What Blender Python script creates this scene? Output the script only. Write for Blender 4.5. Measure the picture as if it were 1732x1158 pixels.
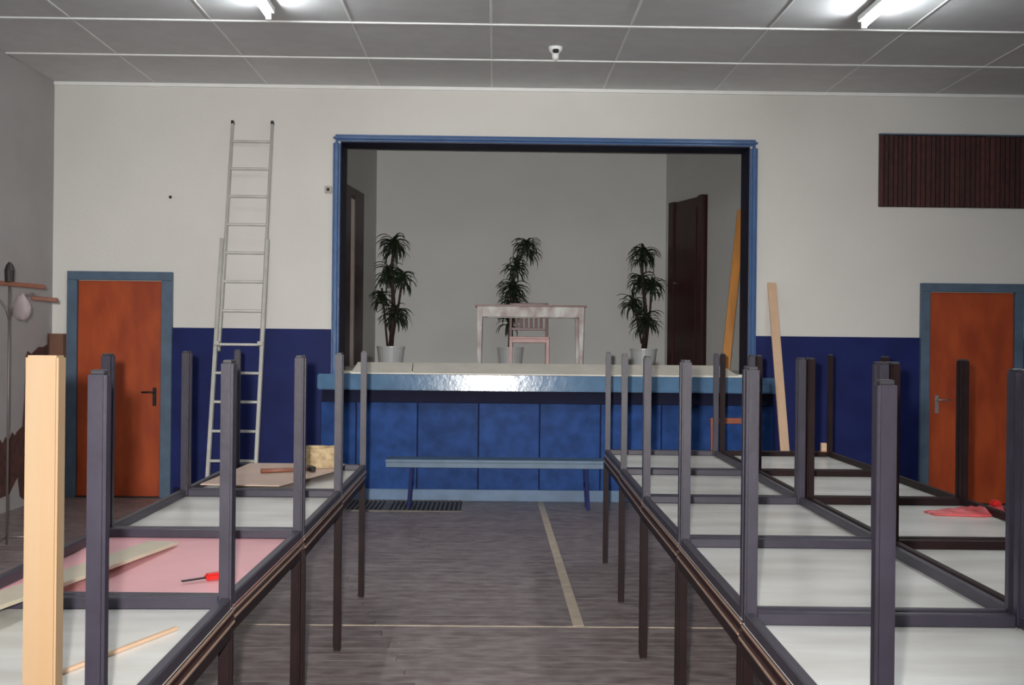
import bpy, bmesh, math, random
from mathutils import Vector, Matrix
random.seed(7)
S = bpy.context.scene
C = S.collection
for o in list(bpy.data.objects): bpy.data.objects.remove(o)

# ---------------------------------------------------------------- camera, light, exposure
H = 1.56
cd = bpy.data.cameras.new('camera'); cam = bpy.data.objects.new('camera', cd); C.objects.link(cam)
cd.sensor_width = 36; cd.lens = 1950 / 1732 * 36; cd.clip_start = .05
cam.matrix_world = (Matrix.Translation((0, 0, H)) @ Matrix.Rotation(-math.atan(31 / 1950), 4, 'Z')
                    @ Matrix.Rotation(math.pi / 2, 4, 'X') @ Matrix.Rotation(math.radians(.6), 4, 'Z'))
S.camera = cam
S.view_settings.view_transform = 'Standard'; S.view_settings.look = 'None'
S.view_settings.exposure = 0; S.view_settings.gamma = 1; S.view_settings.use_curve_mapping = False
w = bpy.data.worlds.new('world'); S.world = w; w.use_nodes = True
w.node_tree.nodes['Background'].inputs[0].default_value = (.02, .02, .022, 1)
w.node_tree.nodes['Background'].inputs[1].default_value = 1

FLASH = 228
fl = bpy.data.lights.new('camera_flash', 'SPOT'); fl.energy = FLASH; fl.color = (1, .97, .93)
fl.spot_size = math.radians(76); fl.spot_blend = 1; fl.shadow_soft_size = .022
fl.use_nodes = True
nt = fl.node_tree; em = nt.nodes['Emission']
fo = nt.nodes.new('ShaderNodeLightFalloff'); fo.inputs['Strength'].default_value = 1.0; fo.inputs['Smooth'].default_value = 0
nt.links.new(fo.outputs['Linear'], em.inputs['Strength'])
flo = bpy.data.objects.new('camera_flash', fl); C.objects.link(flo)
flo.location = (-.065, 0, H + .055)
flo.rotation_euler = (math.radians(82), 0, math.radians(3.5))
TUBE = 118.0     # emission of the fluorescent tubes

# ---------------------------------------------------------------- materials
def mat(name, col, rough=.6, metal=0, var=0, scale=8, stretch=(1, 1, 1), col2=None, bump=0, bscale=60, rnd=0, spec=.5, emit=None, coat=0, detail=4):
    m = bpy.data.materials.new(name); m.use_nodes = True
    N = m.node_tree.nodes; L = m.node_tree.links; b = N['Principled BSDF']
    b.inputs['Roughness'].default_value = rough; b.inputs['Metallic'].default_value = metal
    b.inputs['Specular IOR Level'].default_value = spec
    b.inputs['Coat Weight'].default_value = coat; b.inputs['Coat Roughness'].default_value = .25
    c1 = (*col, 1); c2 = (*(col2 if col2 else [c * (1 - var) for c in col]), 1)
    tc = N.new('ShaderNodeTexCoord'); mp = N.new('ShaderNodeMapping'); mp.inputs['Scale'].default_value = stretch
    L.new(tc.outputs['Object'], mp.inputs[0])
    nz = N.new('ShaderNodeTexNoise'); nz.inputs['Scale'].default_value = scale; nz.inputs['Detail'].default_value = detail
    L.new(mp.outputs[0], nz.inputs['Vector'])
    cr = N.new('ShaderNodeValToRGB'); cr.color_ramp.elements[0].position = .32; cr.color_ramp.elements[1].position = .68
    cr.color_ramp.elements[0].color = c1; cr.color_ramp.elements[1].color = c2
    L.new(nz.outputs[0], cr.inputs[0]); out = cr.outputs[0]
    if rnd:
        oi = N.new('ShaderNodeObjectInfo'); hs = N.new('ShaderNodeHueSaturation'); mr = N.new('ShaderNodeMapRange')
        mr.inputs[3].default_value = 1 - rnd; mr.inputs[4].default_value = 1 + rnd
        L.new(oi.outputs['Random'], mr.inputs[0]); L.new(mr.outputs[0], hs.inputs['Value']); L.new(out, hs.inputs['Color']); out = hs.outputs[0]
        ad = N.new('ShaderNodeVectorMath'); ad.operation = 'ADD'; L.new(tc.outputs['Object'], ad.inputs[0])
        mu = N.new('ShaderNodeMath'); mu.operation = 'MULTIPLY'; mu.inputs[1].default_value = 37; L.new(oi.outputs['Random'], mu.inputs[0])
        L.new(mu.outputs[0], ad.inputs[1]); L.new(ad.outputs[0], mp.inputs[0])
    L.new(out, b.inputs['Base Color'])
    if bump:
        n2 = N.new('ShaderNodeTexNoise'); n2.inputs['Scale'].default_value = bscale; L.new(mp.outputs[0], n2.inputs['Vector'])
        bp = N.new('ShaderNodeBump'); bp.inputs['Strength'].default_value = bump; bp.inputs['Distance'].default_value = .01
        L.new(n2.outputs[0], bp.inputs['Height']); L.new(bp.outputs[0], b.inputs['Normal'])
    if emit:
        b.inputs['Emission Color'].default_value = (*emit[0], 1); b.inputs['Emission Strength'].default_value = emit[1]
    return m
M = dict(
 wall=mat('white_wall_paint', (.70, .68, .645), .75, var=.06, scale=1.2, bump=.15, bscale=30),
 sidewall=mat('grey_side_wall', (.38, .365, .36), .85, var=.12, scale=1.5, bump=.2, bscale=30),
 stagewall=mat('grey_stage_wall', (.47, .47, .46), .85, var=.05, scale=1.5),
 navy=mat('navy_dado_paint', (.014, .022, .115), .5, var=.3, scale=3, bump=.12, bscale=9, spec=.12),
 front=mat('blue_stage_panel', (.024, .072, .25), .42, var=.4, scale=7, bump=.06, bscale=10, rnd=.1, spec=.06),
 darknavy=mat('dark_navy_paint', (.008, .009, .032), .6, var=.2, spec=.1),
 fascia=mat('light_blue_gloss', (.10, .20, .34), .17, var=.25, scale=6, bump=.10, bscale=18, spec=.22),
 frame=mat('steel_blue_frame', (.055, .125, .29), .3, var=.2, scale=5, bump=.2, bscale=20),
 skirt=mat('pale_blue_skirting', (.12, .21, .36), .45, var=.3, scale=5),
 doorframe=mat('grey_blue_door_frame', (.085, .135, .20), .45, var=.25, scale=6),
 door=mat('orange_veneer', (.40, .066, .012), .42, col2=(.27, .035, .006), scale=5, stretch=(1.5, 1.5, .5), detail=8),
 dkdoor=mat('dark_red_brown_wood', (.036, .006, .006), .5, var=.4, scale=4, stretch=(3, 3, .4)),
 pale=mat('pale_lit_gap', (.60, .52, .48), .6, var=.1),  # colour of the light in the left stage door gap
 ceil=mat('grey_ceiling_tile', (.70, .70, .705), .9, var=.07, scale=6, rnd=.05),
 batten=mat('white_ceiling_batten', (.88, .88, .86), .6, var=.05),
 slab=mat('dark_backing', (.05, .05, .05), .9),
 floor=mat('worn_floorboard', (.31, .265, .255), .40, col2=(.15, .11, .108), scale=7, stretch=(1.2, 1.8, 1), rnd=.07, bump=.15, bscale=20, detail=8),
 line=mat('cream_floor_tape', (.62, .52, .40), .5, var=.25, scale=10),
 steel=mat('slate_enamel_steel', (.036, .030, .048), .42, var=.25, scale=9, bump=.05, bscale=50, spec=.45),
 brownsteel=mat('dark_brown_enamel_steel', (.020, .009, .010), .48, var=.3, scale=9, spec=.14),
 cap=mat('dark_plastic_cap', (.03, .028, .035), .4, var=.1),
 under=mat('off_white_underside', (.92, .92, .89), .36, col2=(.64, .62, .57), scale=2.2, stretch=(.7, 2.2, 1), rnd=.04, detail=5, coat=.7),
 pink=mat('pink_underside', (.86, .44, .47), .42, var=.12, scale=4, rnd=.02),
 edge=mat('dark_brown_board_edge', (.035, .010, .009), .4, var=.3, scale=9),
 trim=mat('tan_edge_strip', (.50, .33, .25), .4, var=.2),
 alu=mat('dull_aluminium', (.55, .54, .50), .42, metal=.35, var=.15),
 batwood=mat('honey_pine', (.42, .30, .19), .45, col2=(.40, .25, .13), scale=3, stretch=(5, 5, .3), detail=7),
 plank=mat('pale_pine_plank', (.66, .43, .29), .55, col2=(.58, .40, .26), scale=3, stretch=(5, 5, .4)),
 orangewood=mat('amber_plank_wood', (.52, .21, .035), .5, var=.25, scale=4, stretch=(4, 4, .5)),
 chairwood=mat('orange_brown_wood', (.30, .075, .035), .45, var=.3),
 benchblue=mat('grey_blue_bench_paint', (.12, .19, .28), .5, var=.2),
 worn=mat('worn_white_paint_wood', (.66, .66, .63), .5, col2=(.34, .24, .24), scale=9, stretch=(1, 1, .6), detail=8),
 redchair=mat('red_chair_wood', (.13, .014, .018), .4, var=.3),
 pinkseat=mat('faded_pink_paint', (.58, .34, .33), .45, var=.2),
 pot=mat('grey_white_pot', (.50, .52, .53), .35, var=.1), soil=mat('soil', (.04, .025, .018), .95, var=.4),
 leaf=mat('dark_green_leaf', (.017, .030, .012), .5, var=.5, scale=20), bark=mat('brown_bark', (.035, .014, .012), .8, var=.4, scale=20),
 grille=mat('dark_maroon_slat', (.060, .016, .013), .7, var=.4, scale=12, rnd=.35),
 iron=mat('dark_iron', (.02, .016, .014), .6, var=.3), paleiron=mat('pale_iron_bar', (.16, .14, .12), .5, var=.4),  # grate bars use a paler iron than the tray
 brownwall=mat('brown_hessian', (.10, .036, .028), .9, col2=(.05, .02, .018), scale=14, bump=.5, bscale=40),
 carton=mat('brown_cardboard', (.18, .085, .055), .85, var=.25, scale=5),
 sheet=mat('pinkish_hardboard', (.58, .42, .34), .55, var=.1, scale=5), tan=mat('tan_sponge', (.60, .47, .28), .9, col2=(.36, .26, .15), scale=26, bump=1, bscale=35),
 wood=mat('tool_handle_wood', (.24, .09, .055), .5, var=.3, scale=10), red=mat('red_plastic', (.62, .022, .018), .35, var=.15),
 redcloth=mat('red_translucent_film', (.70, .10, .11), .4, var=.35, scale=12), black=mat('black_steel', (.03, .028, .03), .35, metal=.5),
 cream=mat('cream_plank', (.66, .58, .44), .5, var=.15, scale=4), chrome=mat('brushed_chrome', (.6, .6, .6), .25, metal=.9),
 wire=mat('grey_wire', (.18, .15, .14), .45, metal=.5), bag=mat('pale_pink_bag', (.36, .29, .30), .6, var=.2),
 white=mat('white_enamel', (.8, .8, .78), .4), stagefloor=mat('cream_stage_boards', (.88, .83, .74), .42, var=.14, scale=3, stretch=(.5, 3, 1), rnd=.07),
 footboard=mat('cream_foot_board', (.88, .84, .75), .55, var=.12, scale=5),
 tube=mat('tube_glow', (1, 1, 1), .4, emit=((.93, .98, 1), TUBE)), plastic=mat('beige_switch', (.42, .38, .33), .5),
)
def setstruct(o): o['kind'] = 'structure'; return o
# ---------------------------------------------------------------- mesh helpers
def link(name, me, parent=None, loc=None, rot=None):
    o = bpy.data.objects.new(name, me); C.objects.link(o)
    if parent: o.parent = parent
    if loc: o.location = loc
    if rot: o.rotation_euler = rot
    return o
def fin(name, bm, m, parent=None, bev=0, seg=1, smooth=False, **k):
    if bev: bmesh.ops.bevel(bm, geom=bm.edges[:], offset=bev, segments=seg, affect='EDGES', clamp_overlap=True)
    bmesh.ops.recalc_face_normals(bm, faces=bm.faces[:])
    me = bpy.data.meshes.new(name); bm.to_mesh(me); bm.free()
    for x in (m if isinstance(m, (list, tuple)) else [m]): me.materials.append(M[x])
    if smooth:
        for p in me.polygons: p.use_smooth = True
    return link(name, me, parent, **k)
def addbox(bm, a, b, mtx=None):
    r = bmesh.ops.create_cube(bm, size=1)
    c = [(a[i] + b[i]) / 2 for i in range(3)]; s = [abs(b[i] - a[i]) for i in range(3)]
    for v in r['verts']:
        v.co = Vector((v.co.x * s[0] + c[0], v.co.y * s[1] + c[1], v.co.z * s[2] + c[2]))
        if mtx: v.co = mtx @ v.co
    return r['verts']
def box(name, a, b, m, parent=None, bev=.002, mtx=None, seg=1, **k):
    bm = bmesh.new(); addbox(bm, a, b, mtx); return fin(name, bm, m, parent, bev, seg, **k)
def addbar(bm, p, q, wx, wy, up=(0, 0, 1)):
    p = Vector(p); q = Vector(q); d = (q - p).normalized(); u = Vector(up)
    if abs(d.dot(u)) > .95: u = Vector((0, 1, 0))
    a = d.cross(u).normalized(); b = a.cross(d).normalized(); vs = []
    for e in (p, q):
        for s, t in ((-1, -1), (1, -1), (1, 1), (-1, 1)): vs.append(bm.verts.new(e + a * s * wx / 2 + b * t * wy / 2))
    for f in ((0, 1, 2, 3), (7, 6, 5, 4), (0, 4, 5, 1), (1, 5, 6, 2), (2, 6, 7, 3), (3, 7, 4, 0)): bm.faces.new([vs[i] for i in f])
def bar(name, p, q, wx, wy, m, parent=None, bev=.002, up=(0, 0, 1), seg=1):
    bm = bmesh.new(); addbar(bm, p, q, wx, wy, up); return fin(name, bm, m, parent, bev, seg)
def addtube(bm, pts, rad, n=8):
    pts = [Vector(p) for p in pts]; rings = []
    for i, p in enumerate(pts):
        d = (pts[min(i + 1, len(pts) - 1)] - pts[max(i - 1, 0)]).normalized()
        u = Vector((0, 0, 1)) if abs(d.z) < .9 else Vector((0, 1, 0))
        a = d.cross(u).normalized(); b = a.cross(d).normalized(); r = rad[i] if isinstance(rad, (list, tuple)) else rad
        rings.append([bm.verts.new(p + (a * math.cos(t) + b * math.sin(t)) * r) for t in [2 * math.pi * k / n for k in range(n)]])
    for i in range(len(rings) - 1):
        for k in range(n): bm.faces.new((rings[i][k], rings[i][(k + 1) % n], rings[i + 1][(k + 1) % n], rings[i + 1][k]))
    bm.faces.new(rings[0][::-1]); bm.faces.new(rings[-1])
def tube(name, pts, rad, m, parent=None, n=8):
    bm = bmesh.new(); addtube(bm, pts, rad, n); return fin(name, bm, m, parent, smooth=True)
def lathe(name, prof, m, parent=None, n=24, c=(0, 0, 0)):
    bm = bmesh.new(); rings = []
    for r, z in prof: rings.append([bm.verts.new((c[0] + r * math.cos(t), c[1] + r * math.sin(t), c[2] + z)) for t in [2 * math.pi * k / n for k in range(n)]])
    for i in range(len(rings) - 1):
        for k in range(n): bm.faces.new((rings[i][k], rings[i][(k + 1) % n], rings[i + 1][(k + 1) % n], rings[i + 1][k]))
    bm.faces.new(rings[0][::-1]); bm.faces.new(rings[-1]); return fin(name, bm, m, parent, smooth=False)
def prism(name, poly, th, m, parent=None, mtx=None, bev=0):
    bm = bmesh.new(); a = [bm.verts.new((x, y, 0)) for x, y in poly]; b = [bm.verts.new((x, y, th)) for x, y in poly]; n = len(poly)
    bm.faces.new(a[::-1]); bm.faces.new(b)
    for i in range(n): bm.faces.new((a[i], a[(i + 1) % n], b[(i + 1) % n], b[i]))
    if mtx: bmesh.ops.transform(bm, matrix=mtx, verts=bm.verts[:])
    return fin(name, bm, m, parent, bev)
def tag(o, label, cat, group=None):
    o['label'] = label; o['category'] = cat
    if group: o['group'] = group
    return o
def thing(name, label, cat, loc=(0, 0, 0), rz=0, group=None):
    o = bpy.data.objects.new(name, None); C.objects.link(o); o.location = loc; o.rotation_euler = (0, 0, rz)
    return tag(o, label, cat, group)

# ================================================================= THE SETTING
XL, XR, YB, YN, ZC = -4.34, 5.9, 11.4, -3.0, 4.075
fl_ = setstruct(box('floor', (XL - .1, YN - .1, -.12), (XR + .1, YB + .35, -.022), 'slab', bev=0))
# floorboards run across the room: one object per board
BW = .118; cuts = [XL, -1.9, .55, 3.0, XR]; meshes = {}
ny = int((YB + .02 - 1.2) / BW)
for j in range(ny + 1):
    y1 = YB + .02 - j * BW; off = (j * 0.83) % 1.6 - .8
    xs = [XL, -1.1 + off, 2.2 + off, XR]
    for i in range(3):
        L = round(xs[i + 1] - xs[i] - .003, 3)
        if L not in meshes:
            bm = bmesh.new(); addbox(bm, (0, 0, -.022), (L, BW - .0028, 0))
            me = bpy.data.meshes.new('floorboard'); bm.to_mesh(me); bm.free(); me.materials.append(M['floor']); meshes[L] = me
        link('floorboard', meshes[L], fl_, loc=(xs[i], y1 - BW, 0))
box('floor_screed', (XL, YN, -.022), (XR, 1.2 - .1, 0), 'floor', fl_, bev=0)

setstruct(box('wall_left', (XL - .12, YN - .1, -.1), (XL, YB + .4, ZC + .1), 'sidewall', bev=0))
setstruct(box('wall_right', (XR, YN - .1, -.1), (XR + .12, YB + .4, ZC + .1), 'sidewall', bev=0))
setstruct(box('wall_front', (XL, YN - .12, -.1), (XR, YN, ZC + .1), 'wall', bev=0))
# back wall with the stage opening cut out
OX0, OX1, OZ = -1.53, 2.525, 3.525
bm = bmesh.new()
addbox(bm, (XL, YB, -.1), (OX0, YB + .35, ZC + .1)); addbox(bm, (OX1, YB, -.1), (XR, YB + .35, ZC + .1))
addbox(bm, (OX0, YB, OZ), (OX1, YB + .35, ZC + .1)); addbox(bm, (OX0, YB, -.1), (OX1, YB + .35, 1.2))
setstruct(fin('wall_back', bm, 'wall'))
# ceiling of single tiles with white cross battens
ce = setstruct(box('ceiling', (XL - .1, YN - .1, ZC + .02), (XR + .1, YB + .4, ZC + .12), 'slab', bev=0))
P = 1.103; Q = 1.14
bm = bmesh.new(); addbox(bm, (.006, .006, 0), (P - .006, Q - .006, .02)); bmesh.ops.bevel(bm, geom=bm.edges[:], offset=.003, segments=1, affect='EDGES')
tm = bpy.data.meshes.new('ceiling_tile'); bm.to_mesh(tm); bm.free(); tm.materials.append(M['ceil'])
yy = YB
rows = []
while yy > YN: rows.append(yy); yy -= Q
for r in rows:
    for k in range(-4, 6):
        x0 = -.045 + k * P
        if x0 < XL - P: continue
        if x0 < XL or x0 + P > XR:
            a = max(x0 + .006, XL + .001); b = min(x0 + P - .006, XR - .001)
            box('ceiling_tile', (a, r - Q + .006, ZC), (b, r - .006, ZC + .02), 'ceil', ce)
        else: link('ceiling_tile', tm, ce, loc=(x0, r - Q, ZC))
for r in rows[1:]:
    box('cross_batten', (XL + .002, r - .014, ZC - .012), (XR - .002, r + .014, ZC), 'batten', ce)
for k in range(-3, 6):
    box('long_batten', (-.045 + k * P - .008, YN + .01, ZC - .004), (-.045 + k * P + .008, YB - .002, ZC + .001), 'batten', ce)
setstruct(box('trim_1', (XL, YB - .025, ZC - .035), (XR, YB, ZC - .001), 'batten'))
# dado and skirting
setstruct(box('trim_2', (-3.17, YB - .012, 0), (OX0 - .06, YB, 1.672), 'navy'))
setstruct(box('trim_3', (OX1 + .06, YB - .012, 0), (4.24, YB, 1.65), 'navy'))
setstruct(box('trim_4', (5.25, YB - .012, 0), (XR, YB, 1.65), 'navy'))
setstruct(box('baseboard_left', (-3.13, YB - .03, 0), (-1.72, YB - .012, .10), 'darknavy'))
setstruct(box('baseboard_right', (2.78, YB - .03, 0), (4.21, YB - .012, .10), 'darknavy'))
# proscenium casing + dark reveal
fr = setstruct(box('trim_5', (OX0 - .07, YB - .05, 1.2), (OX0 + .001, YB + .02, OZ + .001), 'frame', bev=.022, seg=3))
box('frame_post', (OX1 - .001, YB - .05, 1.2), (OX1 + .07, YB + .02, OZ + .001), 'frame', fr, bev=.022, seg=3)
box('frame_head', (OX0 - .07, YB - .05, OZ), (OX1 + .07, YB + .02, OZ + .065), 'frame', fr, bev=.022, seg=3)
rv = setstruct(box('trim_6', (OX0, YB + .02, 1.26), (OX0 + .012, YB + .40, OZ), 'darknavy'))
box('reveal_post', (OX1 - .012, YB + .02, 1.26), (OX1, YB + .36, OZ), 'darknavy', rv)
box('reveal_head', (OX0, YB + .02, OZ - .012), (OX1, YB + .36, OZ), 'darknavy', rv)

# stage body
st = setstruct(box('stage', (-3.4, YB + .35, 0), (4.3, 15.2, 1.24), 'slab', bev=0)); st.name = 'floor_stage'
ns = 14
for k in range(ns):
    y0 = YB - .12 + k * (15.1 - YB + .12) / ns; y1 = YB - .12 + (k + 1) * (15.1 - YB + .12) / ns
    xa, xb = (OX0 + .013, OX1 - .013) if y1 < YB + .45 else (-1.95, 3.35)
    if y0 < YB + .02: xa, xb = OX0 + .005, OX1 - .005
    box('stage_board', (xa, y0 + .001, 1.241), (xb, y1 - .001, 1.265), 'stagefloor', st)
# sloping cream footlight boards along the front edge
def slope_board(n, xa0, xb0, xa1, xb1, parent):
    bm = bmesh.new(); f = [(xa0, 11.215, 1.242), (xb0, 11.215, 1.242), (xb1, 11.50, 1.338), (xa1, 11.50, 1.338)]
    a = [bm.verts.new(p) for p in f]; b = [bm.verts.new((p[0], p[1] + .006, p[2] + .012)) for p in f]
    c = [bm.verts.new((xa1, 11.52, 1.266)), bm.verts.new((xb1, 11.52, 1.266))]
    bm.faces.new(b); bm.faces.new((a[0], a[1], b[1], b[0])); bm.faces.new((b[3], b[2], c[1], c[0])); bm.faces.new((a[0], b[0], b[3], c[0])); bm.faces.new((a[1], c[1], b[2], b[1])); bm.faces.new((a[0], c[0], c[1], a[1]))
    return fin(n, bm, 'footboard', parent)
fb = thing('footlight_board', 'low sloping cream board along the front edge of the stage', 'board')
slope_board('board', -1.38, -.795, -1.35, -.805, fb); slope_board('board', -.785, 2.40, -.795, 2.29, fb)
def wallbar(name, p, q, z0, z1, th, m, parent=None, side=1):
    p = Vector((*p, 0)); q = Vector((*q, 0)); d = (q - p).normalized(); n = Vector((-d.y, d.x, 0)) * side * th
    bm = bmesh.new(); A = [p, q, q + n, p + n]
    a = [bm.verts.new((v.x, v.y, z0)) for v in A]; b = [bm.verts.new((v.x, v.y, z1)) for v in A]
    bm.faces.new(a); bm.faces.new(b)
    for i in range(4): bm.faces.new((a[i], a[(i + 1) % 4], b[(i + 1) % 4], b[i]))
    return fin(name, bm, m, parent)
SZ = 1.265
setstruct(box('wall_stage_back', (-2.6, 15.1, 1.2), (3.4, 15.25, 4.5), 'stagewall', bev=0))
LA, LB = (-1.90, YB + .35), (-1.55, 15.1)
RA, RB = (3.22, YB + .35), (2.244, 15.1)
setstruct(wallbar('wall_stage_left', LA, LB, 1.2, 4.5, .1, 'stagewall', side=1))
setstruct(wallbar('wall_stage_right', RA, RB, 1.2, 4.5, .1, 'stagewall', side=-1))
setstruct(box('ceiling_stage', (-2.6, YB + .35, 4.3), (3.4, 15.2, 4.4), 'stagewall', bev=0))
def on(A, B, t): return (A[0] + (B[0] - A[0]) * t, A[1] + (B[1] - A[1]) * t)
def tY(A, B, y): return (y - A[1]) / (B[1] - A[1])
# right stage door (closed, dark)
a, b = on(RA, RB, tY(RA, RB, 13.95)), on(RA, RB, tY(RA, RB, 14.87))
d3 = setstruct(wallbar('door_3', a, b, SZ, 3.37, .05, 'dkdoor', side=1))
a2, b2 = on(a, b, .09), on(a, b, .86)
wallbar('door_leaf', on(a, b, .20), on(a, b, .80), SZ + .01, 3.25, .062, 'dkdoor', d3, side=1)
wallbar('architrave', on(a, b, .86), b, SZ, 3.38, .075, 'dkdoor', d3, side=1)
wallbar('architrave', a, on(a, b, .12), SZ, 3.38, .075, 'dkdoor', d3, side=1)
pk = Vector((*on(a, b, .70), 2.33)); tube('door_handle', [pk + Vector((-.07, 0, 0)), pk + Vector((-.11, 0, 0)), pk + Vector((-.12, -.09, 0))], .008, 'chrome', d3)
# left stage door, ajar; a pale strip paints the lit gap beside its leaf
a, b = on(LA, LB, tY(LA, LB, 13.1)), on(LA, LB, tY(LA, LB, 14.26))
d4 = setstruct(wallbar('door_4', a, b, SZ, 3.36, .008, 'dkdoor', side=-1))
wallbar('lit_gap', on(a, b, .1), on(a, b, .60), SZ, 3.24, .012, 'pale', d4, side=-1)
wallbar('architrave', on(a, b, .60), b, SZ, 3.37, .022, 'dkdoor', d4, side=-1)
wallbar('architrave', a, on(a, b, .40), SZ, 3.37, .022, 'dkdoor', d4, side=-1)
wallbar('architrave', a, b, 3.28, 3.37, .020, 'dkdoor', d4, side=-1)

# stage front: fascia, dark navy under-board, panels, skirting
fa = setstruct(box('trim_7', (-1.70, YB - .25, 1.088), (2.765, YB + .019, 1.24), 'fascia', bev=.012, seg=2))
for v in fa.data.vertices:
    if v.co.y < YB - .1: v.co.y += (v.co.z - 1.24) * math.tan(math.radians(2.0))
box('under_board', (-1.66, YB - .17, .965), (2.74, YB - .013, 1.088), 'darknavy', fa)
sf = setstruct(box('wall_stage_front', (-1.69, YB - .06, 0), (2.77, YB - .013, .965), 'darknavy', bev=0))
for k in range(-3, 5):
    x0 = -.14 + k * .60 - .0; x1 = x0 + .60
    x0 = max(x0, -1.69); x1 = min(x1, 2.77)
    if x1 - x0 < .05: continue
    box('stage_panel', (x0 + .005, YB - .075, .11), (x1 - .005, YB - .06, .962), 'front', sf, bev=.004)
box('joint_strip', (2.255, YB - .078, .11), (2.27, YB - .06, .962), 'front', sf)
setstruct(box('baseboard_stage', (-1.70, YB - .095, 0), (2.78, YB - .06, .115), 'skirt', bev=.004))

# hall doors
def hall_door(n, fx0, fx1, ztop, lx0, lx1, hx, side, hm):
    f = setstruct(box('door_%d' % n, (lx0, YB - .018, .012), (lx1, YB - .001, ztop - .09), 'door'))
    box('frame_head', (fx0, YB - .055, ztop - .085), (fx1, YB - .001, ztop), 'doorframe', f, bev=.004)
    box('frame_post', (fx0, YB - .055, 0), (lx0 - .004, YB - .001, ztop - .085), 'doorframe', f, bev=.004)
    box('frame_post', (lx1 + .004, YB - .055, 0), (fx1, YB - .001, ztop - .085), 'doorframe', f, bev=.004)
    box('threshold', (lx0 - .004, YB - .05, 0), (lx1 + .004, YB - .001, .012), 'iron', f)
    h = box('handle_plate', (hx - .018, YB - .026, .90), (hx + .018, YB - .018, 1.08), hm, f)
    tube('handle', [(hx, YB - .02, 1.035), (hx, YB - .065, 1.035), (hx - side * .015, YB - .07, 1.037), (hx - side * .115, YB - .07, 1.035)], .010, hm, h)
hall_door(1, -4.18, -3.155, 2.215, -4.08, -3.265, -3.325, 1, 'black')
hall_door(2, 4.23, 5.255, 2.192, 4.325, 5.165, 4.405, -1, 'chrome')

# brown wall covering with a ragged edge on the left wall
poly = [(11.385, 0.0), (11.385, 1.60), (11.33, 1.58), (11.30, 1.50), (11.18, 1.47), (11.05, 1.47), (10.98, 1.44), (10.88, 1.40), (10.80, 1.43), (10.76, 1.38), (10.74, 1.0),
        (10.70, .74), (10.58, .70), (10.52, .66), (10.47, .70), (10.42, .64), (10.33, .67), (10.27, .61), (10.2, .66), (10.05, .64), (9.9, .70), (9.7, .62), (9.5, .68), (9.3, .6), (9.0, .66),
        (9.0, .10), (9.6, .12), (10.1, .14), (10.4, .15), (10.6, .30), (10.66, .10), (10.9, 0.0)]
mx = Matrix(((0, 0, 1, XL + .001), (1, 0, 0, 0), (0, 1, 0, 0), (0, 0, 0, 1)))
tag(prism('wall_covering', poly, .012, 'brownwall', mtx=mx), 'ragged brown hessian covering torn along its top on the left wall', 'wall covering')
t = thing('leaning_board', 'brown board standing upright in the corner left of the left orange door', 'board', (-4.26, 11.3, 0))
box('panel', (-.065, -.03, .02), (.075, .06, 1.60), 'carton', t); box('edge_strip', (-.070, -.04, 0), (-.055, .06, 1.60), 'brownwall', t)

# small fixings on the wall
t = thing('wall_switch', 'small beige switch box left of the stage opening', 'switch', (-1.645, YB, 3.046))
box('plate', (-.035, -.03, -.035), (.035, -.001, .035), 'plastic', t, bev=.004); box('button', (-.014, -.038, -.016), (.014, -.03, .016), 'iron', t)
t = thing('nail', 'dark nail in the white wall above the left orange door', 'nail', (-3.186, YB, 2.951))
tube('shank', [(0, -.001, 0), (0, -.035, 0)], .006, 'black', t); tube('head', [(0, -.035, 0), (0, -.041, 0)], .015, 'black', t, n=10)
t = thing('ceiling_rose', 'small white broken lamp rose hanging from the ceiling before the stage', 'lamp fitting', (.50, 9.8, ZC))
lathe('cup', [(.012, -.115), (.028, -.10), (.03, -.06), (.055, -.03), (.06, -.001)], 'white', t, n=14)
lathe('socket', [(.012, -.03), (.026, -.025), (.026, -.001)], 'iron', t, n=10, c=(.0, -.045, -.03))
# slatted grille high on the right
t = thing('wall_grille', 'dark maroon vertical slatted grille high on the wall above the right door', 'grille', (4.85, YB, 2.945))
box('backing', (-1.045, -.012, 0), (1.03, -.001, .71), 'iron', t)
x = -1.045
while x < 1.0:
    wd = random.choice((.045, .05, .055)); h0 = random.uniform(-.004, .006)
    box('slat', (x, -.03 - random.uniform(0, .008), h0 + .004), (x + wd - .008, -.012, .706 + h0), 'grille', t); x += wd
box('top_rail', (-1.05, -.045, .71), (1.035, -.001, .725), 'doorframe', t)

# fluorescent fixtures
first = None
def fixture(x, y1, label):
    t = thing('fluorescent_lamp', label, 'ceiling lamp', (x, y1, ZC), 0, 'fluorescent ceiling battens')
    box('housing', (-.045, -1.55, -.06), (.045, .0, -.013), 'white', t, bev=.006)
    bm = bmesh.new(); addtube(bm, [(0, -1.50, -.088), (0, -.04, -.088)], .019, 12); tb = fin('tube', bm, 'tube', t, smooth=True)
    for yy in (-1.52, -.015): box('lamp_holder', (-.02, yy - .015, -.112), (.02, yy + .012, -.06), 'white', t)
fixture(-1.715, 8.7, 'lit fluorescent batten on the ceiling above the ladder side')
fixture(2.777, 8.7, 'lit fluorescent batten on the ceiling at the right, toward the grille')
for yy in (4.4, .6):  # unseen extra battens, added to give the room more light
    fixture(-1.715, yy, 'fluorescent batten added for light outside the picture, %s on the ladder side' % ('second in line' if yy > 2 else 'last in line'))
    fixture(2.777, yy, 'fluorescent batten added for light outside the picture, %s on the grille side' % ('second in line' if yy > 2 else 'last in line'))

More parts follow.
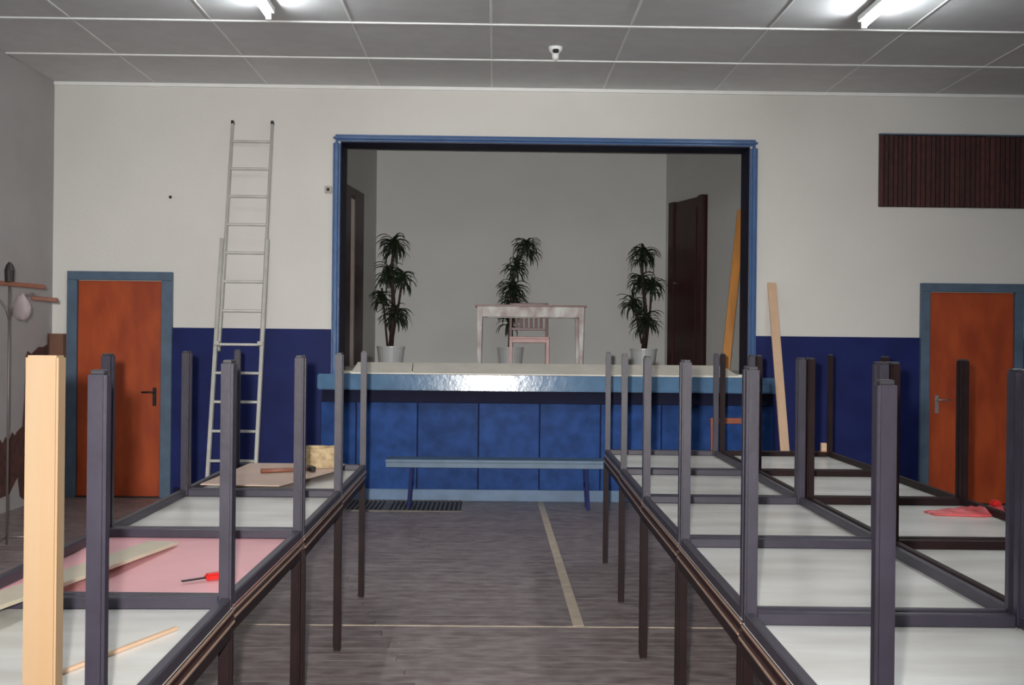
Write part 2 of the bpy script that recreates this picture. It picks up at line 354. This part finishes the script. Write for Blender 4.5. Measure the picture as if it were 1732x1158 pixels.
# floor marks and grate
tag(prism('floor_line', [(.445, 11.30), (.50, 11.30), (.515, 6.36), (.455, 6.36)], .003, 'line'), 'cream tape line on the floor running from the stage toward the viewer', 'floor line')
tag(prism('floor_line', [(-1.9, 6.34), (1.9, 6.32), (1.9, 6.335), (-1.9, 6.355)], .0025, 'line'), 'thin faint line across the floor between the table rows', 'floor line')
t = thing('floor_grate', 'dark iron slotted grate in the floor at the foot of the stage', 'grate', (0, 0, 0))
box('grate_tray', (-1.62, 10.60, .0005), (-.29, 11.27, .004), 'iron', t, bev=0)
box('grate_frame', (-1.64, 10.575, .0), (-.27, 10.60, .012), 'paleiron', t); box('grate_frame', (-1.64, 11.27, .0), (-.27, 11.29, .012), 'paleiron', t)
k = 0; x = -1.62
while x < -.29:
    wd = .07 if abs(x + 1.02) < .02 else .018
    box('grate_bar', (x, 10.60, .004), (x + wd, 11.27, .012), 'paleiron', t, bev=0); x += .043 + (wd - .018)

# ================================================================= TABLES
LT = 1.2; WT = .80; LS = .036
def table_proto(up, um='under', steel='steel'):
    t = bpy.data.objects.new('upturned_table' if up else 'table', None); C.objects.link(t)
    Z = (lambda z: .75 - z) if up else (lambda z: z)
    def bx(n, a, b, m, parent=t, bev=.002, seg=1):
        return box(n, (a[0], a[1], min(Z(a[2]), Z(b[2]))), (b[0], b[1], max(Z(a[2]), Z(b[2]))), m, parent, bev, seg=seg)
    bd = bx('tabletop', (-WT / 2, 0, .7265), (WT / 2, LT, .7495), ['edge', um], bev=0)
    for p in bd.data.polygons:
        if p.normal.z * (1 if up else -1) > .9: p.material_index = 1
    for s in (-1, 1):
        xx = s * WT / 2
        bx('edge_strip', (xx - .001 if s > 0 else xx - .003, .002, .7315), (xx + .003 if s > 0 else xx + .001, LT - .002, .7375), 'trim', bev=0)
    g = .0
    for s in (-1, 1):
        a, b = sorted((s * (WT / 2 - g), s * (WT / 2 - g - .030)))
        bx('side_rail', (a, g + LS, .690), (b, LT - g - LS, .7262), steel, bev=.004)
    for y0 in (g, LT - g - .030): bx('end_rail', (-WT / 2 + g + LS, y0, .690), (WT / 2 - g - LS, y0 + .030, .7262), steel, bev=.004)
    for sx in (-1, 1):
        for y0 in (g, LT - g - LS):
            a, b = sorted((sx * (WT / 2 - g), sx * (WT / 2 - g - LS)))
            l = bx('leg', (a, y0, .004), (b, y0 + LS, .7262), steel, bev=.006, seg=2)
            bx('foot_cap', (a + .0045, y0 + .0045, 0), (b - .0045, y0 + LS - .0045, .0095), 'cap', l, bev=.002)
    return t
def copy_tree(o, parent=None):
    c = o.copy(); C.objects.link(c)
    if parent: c.parent = parent
    for ch in list(o.children): copy_tree(ch, c)
    return c
protos = {'down': table_proto(False, steel='brownsteel'), 'up': table_proto(True), 'brown': table_proto(True, steel='brownsteel')}
pinkt = table_proto(True, 'pink')
used = set()
def place(kind, x, y, rz, label, group):
    if kind == 'pink': o = pinkt
    elif kind not in used: o = protos[kind]; used.add(kind)
    else: o = copy_tree(protos[kind])
    o.location = (x, y, 0 if kind == 'down' else .75); o.rotation_euler = (0, 0, rz); tag(o, label, 'table', group)
ordn = ['nearest', 'second nearest', 'third', 'fourth', 'farthest']
# left row: (start y, x of outer leg centre near, far)
LR = [(2.19, -.752, -.775), (3.405, -.778, -.768), (4.615, -.768, -.775), (5.83, -.776, -.786)]
extra_l = ['with a bare white underside', 'with a pink underside', 'with a plain pale underside', 'under the brown sheet']
for i, (y, x0, x1) in enumerate(LR):
    rz = -math.atan((x1 - x0) / LT); cx = x0 - (WT / 2 - .018)
    nm = ordn[i] if i < 3 else 'farthest'
    place('pink' if i == 1 else 'up', cx, y, rz, 'upturned table %s, legs in the air, %s in the left row' % (extra_l[i], nm), 'upturned tables of the left row')
    place('down', cx + [.004, -.006, .005, -.003][i], y, rz, 'standing table carrying the %s upturned table of the left row' % nm, 'standing tables of the left row')
RR = [(2.045, .707, .729), (3.275, .734, .750), (4.51, .752, .764), (5.735, .768, .790), (6.965, .797, .814)]
for c, (cn, dx) in enumerate((('inner right row', 0), ('outer right row', .812))):
    for i, (y, x0, x1) in enumerate(RR):
        rz = -math.atan((x1 - x0) / LT); cx = x0 + (WT / 2 - .018) + dx
        j = [.003, -.002, .002, -.003, .002][i] if c else 0
        place('brown' if c else 'up', cx + j * .5, y + j, rz, 'upturned table, %s legs in the air, %s in the %s' % ('dark brown' if c else 'slate grey', ordn[i], cn), 'upturned tables of the ' + cn)
        place('down', cx - j * .5 + (.003 if c else -.008), y - j, rz, 'standing table under the %s upturned table of the %s' % (ordn[i], cn), 'standing tables of the ' + cn)

# ================================================================= THINGS ON THE TABLES
ZT = .7740
t = thing('wooden_post', 'square honey pine post standing upright at the near end of the left row', 'post', (-.862, 2.235, ZT), .03)
box('shaft', (-.031, -.024, 0), (.031, .024, .752), 'batwood', t, bev=.004, seg=2)
def flat(name, label, cat, pts, th, m, z=ZT, parts=None):
    t = thing(name, label, cat, (0, 0, z)); prism('board' if parts is None else parts, pts, th, m, t, bev=.001); return t
# cream plank lying diagonally across left tables
bm = bmesh.new(); t = thing('cream_plank', 'long pale cream plank lying diagonally across the pink upturned table', 'plank', (0, 0, 0))
z = .812
bar('board', (-1.245, 4.40, .786), (-1.42, 2.75, .845), .115, .012, 'cream', t, bev=.001)
t = thing('thin_lath', 'thin wooden lath lying on the nearest upturned table at left', 'lath', (0, 0, ZT))
bar('strip', (-.85, 3.13, .005), (-1.05, 2.58, .005), .012, .009, 'plank', t, bev=.001)
# knife / screwdriver
t = thing('red_handled_knife', 'small knife with a red handle on the pink upturned table', 'knife', (-.925, 3.765, ZT), math.radians(38))
bar('blade', (-.085, 0, .010), (.0, 0, .012), .014, .004, 'black', t, bev=.0005)
bar('handle', (-.005, 0, .013), (.095, 0, .015), .030, .022, 'red', t, bev=.006, seg=2)
# brown sheet, hammer, sponge block
t = thing('hardboard_sheet', 'pinkish brown hardboard sheet laid over the farthest left upturned table', 'board', (0, 0, 0))
prism('sheet', [(-1.50, 5.95), (-1.09, 5.91), (-.89, 6.65), (-.89, 6.98), (-1.46, 6.98)], .006, 'sheet', t, mtx=Matrix.Translation((0, 0, .8115)))
t = thing('hammer', 'wooden handled hammer lying on the brown sheet at left', 'hammer', (-1.13, 6.50, .8185), math.radians(22))
tube('handle', [(-.17, 0, .012), (-.05, 0, .013), (.10, 0, .014)], [.014, .012, .009], 'wood', t)
bar('head', (.115, -.05, .018), (.115, .055, .018), .028, .028, 'black', t, bev=.004)
bm = bmesh.new(); addbox(bm, (-.105, -.06, 0), (.105, .06, .125)); bmesh.ops.bevel(bm, geom=bm.edges[:], offset=.015, segments=2, affect='EDGES')
bmesh.ops.subdivide_edges(bm, edges=bm.edges[:], cuts=3, use_grid_fill=True)
for v in bm.verts:
    if v.co.z > .02: v.co += Vector([random.uniform(-.006, .006) for _ in range(3)])
t = tag(fin('foam_block', bm, 'tan'), 'rough tan foam block on the brown sheet at the far left table', 'block'); t.location = (-.995, 6.78, .818); t.rotation_euler = (0, 0, .05)
# red film / bag on outer right table
t = thing('red_pouch', 'crumpled red plastic pouch with black strap on the outer right table row', 'pouch', (2.245, 5.42, ZT + .001), math.radians(8))
bm = bmesh.new(); nx, nyy = 14, 8; V = {}
for i in range(nx + 1):
    for j in range(nyy + 1):
        u = i / nx; v = j / nyy - .5; wd = (.10 + .16 * math.sin(min(1, u * 1.2) * math.pi * .5)) * (1 - .55 * max(0, u - .6) / .4)
        V[i, j] = (-.19 + .36 * u, v * wd, .004 + (.030 * u + .008 * math.sin(i * 1.7 + j)) * (1 - (2 * v) ** 2) + random.uniform(0, .004))
top = {k: bm.verts.new(p) for k, p in V.items()}; bot = {k: bm.verts.new((p[0], p[1], 0)) for k, p in V.items()}
for i in range(nx):
    for j in range(nyy):
        bm.faces.new((top[i, j], top[i + 1, j], top[i + 1, j + 1], top[i, j + 1])); bm.faces.new((bot[i, j + 1], bot[i + 1, j + 1], bot[i + 1, j], bot[i, j]))
for i in range(nx):
    bm.faces.new((top[i, 0], bot[i, 0], bot[i + 1, 0], top[i + 1, 0])); bm.faces.new((top[i, nyy], top[i + 1, nyy], bot[i + 1, nyy], bot[i, nyy]))
for j in range(nyy):
    bm.faces.new((top[0, j], top[0, j + 1], bot[0, j + 1], bot[0, j])); bm.faces.new((top[nx, j], bot[nx, j], bot[nx, j + 1], top[nx, j + 1]))
fin('film', bm, 'redcloth', t, smooth=True)
box('grip', (.13, -.025, .03), (.17, .03, .060), 'red', t, bev=.008, seg=2)
tube('strap', [(.17, -.03, .02), (.22, -.06, .012), (.27, -.05, .015), (.29, -.02, .008)], .008, 'black', t)
t = thing('wood_offcut', 'small orange wood offcut on the far end of the outer right row', 'block', (2.33, 8.08, .8115))
box('block', (-.018, -.018, 0), (.018, .018, .065), 'plank', t, bev=.003); box('foot', (-.022, -.022, 0), (.022, .022, .008), 'chairwood', t)

# ================================================================= LADDER
t = thing('extension_ladder', 'silver two section extension ladder leaning on the wall left of the stage', 'ladder', (0, 0, 0))
def LP(z, dx, off=0):     # point on the ladder plane
    k = z / 3.69; return Vector((-2.335 + (-.05) * k * 1.0 + dx, 10.32 + .99 * k + off, z))
sec = thing  # naming aid
for s in (-1, 1):
    bar('lower_stile', LP(.0, s * .214, -.02), LP(2.515, s * .214, -.02), .034, .055, 'alu', t, bev=.004, up=(0, 1, 0))
    bar('upper_stile', LP(1.45, s * .194, .035), LP(3.68, s * .194, .035), .024, .05, 'alu', t, bev=.004, up=(0, 1, 0))
    bar('rubber_foot', LP(.0, s * .214, -.02), LP(.05, s * .214, -.02), .034, .065, 'cap', t, bev=.004)
    bar('end_cap', LP(3.665, s * .194, .035), LP(3.70, s * .194, .035), .028, .055, 'cap', t, bev=.004)
z = .205
for k in range(6):
    bar('lower_rung', LP(z + k * .262, -.225, -.02), LP(z + k * .262, .225, -.02), .026, .026, 'alu', t, bev=.005, up=(0, 0, 1))
z = 1.83
for k in range(7): bar('upper_rung', LP(z + k * .277, -.194, .035), LP(z + k * .277, .194, .035), .026, .026, 'alu', t, bev=.005)
for s in (-1, 1): bar('guide_bracket', LP(1.50, s * .20, -.03), LP(1.54, s * .20, -.03), .05, .07, 'alu', t)

# leaning planks
t = thing('pine_plank', 'pale pine plank leaning on the wall between stage and right door', 'plank', (0, 0, 0))
bar('board', (2.705, 10.42, .008), (2.745, YB - .030, 2.175), .085, .022, 'plank', t, bev=.002, up=(0, 1, 0))
t = thing('amber_plank', 'amber plank leaning inside the right side of the stage opening', 'plank', (0, 0, 0))
bar('board', (2.40, 11.92, SZ + .004), (2.60, 12.12, 2.98), .09, .022, 'orangewood', t, bev=.002, up=(0, 1, 0))

# bench in front of the stage
t = thing('low_bench', 'long narrow grey blue bench in front of the stage', 'bench', (.06, 10.86, 0))
box('seat', (-1.055, -.14, .435), (1.055, .14, .465), 'benchblue', t, bev=.004)
box('apron', (-1.05, -.142, .39), (1.05, -.118, .436), 'benchblue', t); 
for s in (-1, 1):
    bar('leg', (s * .84, -.10, 0.0), (s * .81, -.10, .43), .03, .028, 'navy', t); bar('leg', (s * .84, .10, 0.0), (s * .81, .10, .43), .03, .028, 'navy', t)
    bar('cross_piece', (s * .822, -.10, .22), (s * .822, .10, .22), .03, .03, 'navy', t)

# wooden chair at stage front (seen between the table legs)
def chair(t, w_, sd, sh, bh, m, ms, slats, back_y):
    box('seat', (-w_ / 2, -sd / 2, sh - .03), (w_ / 2, sd / 2, sh), ms, t, bev=.006)
    for s in (-1, 1):
        box('leg', (s * w_ / 2 - .02 - s * .02, -sd / 2, 0), (s * w_ / 2 + .02 - s * .02, -sd / 2 + .036, sh - .03), ms, t)
        bar('back_post', (s * (w_ / 2 - .02), sd / 2 - .02, 0), (s * (w_ / 2 - .02), sd / 2 + .035, bh), .034, .03, m, t)
    for y in (-sd / 2 + .008,): box('front_apron', (-w_ / 2 + .04, y, sh - .075), (w_ / 2 - .04, y + .022, sh - .03), ms, t)
    def by(z): return sd / 2 - .02 + .055 * z / bh
    box('top_rail', (-w_ / 2, by(bh) - .012, bh - .055), (w_ / 2, by(bh) + .012, bh), m, t, bev=.004)
    zl = sh + .11; box('lower_rail', (-w_ / 2 + .03, by(zl) - .010, zl - .03), (w_ / 2 - .03, by(zl) + .010, zl), m, t)
    for k in range(slats):
        x = -w_ / 2 + .03 + (k + 1) * (w_ - .06) / (slats + 1)
        bar('back_slat', (x, by(zl), zl), (x, by(bh - .05), bh - .05), .035, .012, m, t)
t = thing('wooden_chair', 'orange brown wooden chair before the stage behind the right table rows', 'chair', (2.25, 10.62, 0), 0)
chair(t, .40, .38, .45, .87, 'chairwood', 'chairwood', 0, 1)

# ================================================================= ON THE STAGE
t = thing('old_table', 'worn white wooden table with reddish edges on the stage', 'table', (.435, 14.0, SZ))
box('tabletop', (-.66, -.33, .722), (.66, .33, .745), 'worn', t, bev=.004)
box('top_edge', (-.66, -.336, .724), (.66, -.33, .743), 'redchair', t, bev=0)
box('front_apron', (-.575, -.30, .60), (.575, -.278, .722), 'worn', t); box('back_apron', (-.575, .278, .60), (.575, .30, .722), 'worn', t)
for s in (-1, 1):
    box('side_apron', (s * .60 - .011, -.27, .60), (s * .60 + .011, .27, .722), 'worn', t)
    for y in (-.285, .285):
        bm = bmesh.new(); vs = addbox(bm, (s * .605 - .035, y - .033, 0), (s * .605 + .035, y + .033, .722))
        for v in vs:
            if v.co.z < .1: v.co.x = s * .605 + (v.co.x - s * .605) * .6; v.co.y = y + (v.co.y - y) * .6
        fin('leg', bm, 'worn', t, .003)
t = thing('slatted_chair', 'small red chair with pink seat tucked behind the stage table', 'chair', (.435, 14.25, SZ), 0)
chair(t, .49, .30, .37, .79, 'redchair', 'pinkseat', 6, 1)

def plant(x, y, label, stems, heads, seed):
    rnd = random.Random(seed); t = thing('potted_dracaena', label, 'potted plant', (x, y, SZ), 0, 'dracaenas along the back of the stage')
    lathe('pot', [(.13, 0), (.145, .01), (.168, .21), (.175, .215), (.175, .235), (.16, .235), (.157, .20)], 'pot', t)
    lathe('soil', [(.155, .195), (.15, .205), (.02, .21)], 'soil', t, n=16)
    for pts, r in stems: tube('stem', pts, r, 'bark', t)
    for (hx, hy, hz, R, n) in heads:
        bm = bmesh.new()
        for i in range(int(n * 1.35)):
            az = rnd.uniform(0, 2 * math.pi); el = rnd.uniform(-.15, 1.35); L = R * rnd.uniform(.8, 1.25); z0 = hz + rnd.uniform(-R * .55, R * .12)
            d = Vector((math.cos(az), math.sin(az), 0)); s = Vector((-d.y, d.x, 0)); p = Vector((hx, hy, z0)); ang = el; prev = None; N = 6
            for k in range(N + 1):
                u = k / N; wd = .018 * (1.25 - u) * min(1, .5 + u * 3) * (1 if k < N else .05)
                a = bm.verts.new(p - s * wd + Vector((0, 0, .003))); c = bm.verts.new(p - Vector((0, 0, .003))); b = bm.verts.new(p + s * wd + Vector((0, 0, .003)))
                if prev: bm.faces.new((prev[0], prev[1], c, a)); bm.faces.new((prev[1], prev[2], b, c))
                prev = (a, c, b); p = p + (d * math.cos(ang) + Vector((0, 0, math.sin(ang)))) * L / N; ang -= rnd.uniform(.28, .46)
        o = fin('leaf_crown', bm, 'leaf', t); o['kind'] = 'stuff'
plant(-1.270, 14.25, 'tall dracaena in a pale pot at the left of the stage', [([(.0, 0, .2), (.03, 0, .7), (-.0, 0, 1.2), (.03, .0, 1.5)], [.032, .025, .02, .012]), ([(-.04, .02, .2), (-.08, .02, .6), (-.12, .02, .95)], .012), ([(.02, -.02, .3), (.10, -.02, .8), (.14, -.02, 1.1)], .013)],
      [(.03, 0, 1.50, .24, 60), (-.03, .02, 1.15, .24, 55), (.14, -.02, 1.08, .2, 40), (-.13, .02, .86, .19, 42), (.05, 0, .66, .24, 60)], 3)
plant(.215, 14.80, 'tall dracaena behind the stage table with bent top', [([(.0, 0, .2), (.0, 0, .7), (.03, 0, 1.1), (.10, 0, 1.35), (.19, 0, 1.55)], [.032, .028, .022, .018, .012])],
      [(.20, 0, 1.54, .24, 62), (.06, .0, 1.30, .22, 45), (.03, 0, 1.0, .24, 60), (.02, 0, .82, .25, 60), (-.02, 0, .62, .22, 30)], 5)
plant(2.0 - .09, 14.66, 'tall dracaena in a pale pot at the right of the stage by the dark door', [([(.0, 0, .2), (.02, 0, .7), (-.03, 0, 1.2), (-.02, .0, 1.5)], [.030, .025, .018, .012]), ([(.03, .02, .2), (.08, .02, .7), (.10, .02, 1.15)], .013), ([(-.03, -.02, .3), (-.10, -.02, .7), (-.14, -.02, .9)], .012)],
      [(-.01, 0, 1.46, .25, 62), (-.03, .02, 1.13, .22, 50), (.11, .02, 1.05, .21, 45), (-.15, -.02, .83, .22, 42), (.03, 0, .62, .25, 60)], 8)

# ================================================================= COAT STAND
t = thing('coat_stand', 'thin wire coat stand with wooden crossbars by the left wall', 'coat stand', (-3.55, 8.5, 0))
tube('pole', [(0, 0, .04), (0, 0, 1.2), (.0, 0, 1.96)], .009, 'wire', t)
lathe('finial', [(.012, 1.955), (.032, 1.965), (.036, 2.05), (.024, 2.09), (.008, 2.11)], 'iron', t, n=12)
bar('wooden_crossbar', (-.45, -.02, 1.985), (.26, .0, 1.93), .03, .034, 'wood', t, bev=.006)
bar('lower_crossbar', (.15, .02, 1.85), (.335, .05, 1.835), .03, .034, 'wood', t, bev=.006)
for s in (-1, 1):
    tube('wire_arm', [(0, 0, 1.68), (s * .02, 0, 1.76), (s * .07, 0, 1.83), (s * .12, .01, 1.87), (s * .17, .01, 1.885)], .008, 'wire', t)
for k in range(3):
    a = 2 * math.pi * k / 3 + .5; tube('foot', [(0, 0, .10), (.12 * math.cos(a), .12 * math.sin(a), .09), (.26 * math.cos(a), .26 * math.sin(a), .009)], .009, 'wire', t)
bm = bmesh.new(); bmesh.ops.create_uvsphere(bm, u_segments=16, v_segments=10, radius=1)
for v in bm.verts:
    v.co = Vector((v.co.x * .065 * (1 - .25 * v.co.z), v.co.y * .04, v.co.z * .10)) * (1 + .06 * math.sin(v.co.x * 9 + v.co.z * 7))
o = tag(fin('cloth_bag', bm, 'bag', smooth=True), 'pale pinkish cloth bag hanging on the coat stand', 'bag'); o.location = (-3.445, 8.47, 1.78)
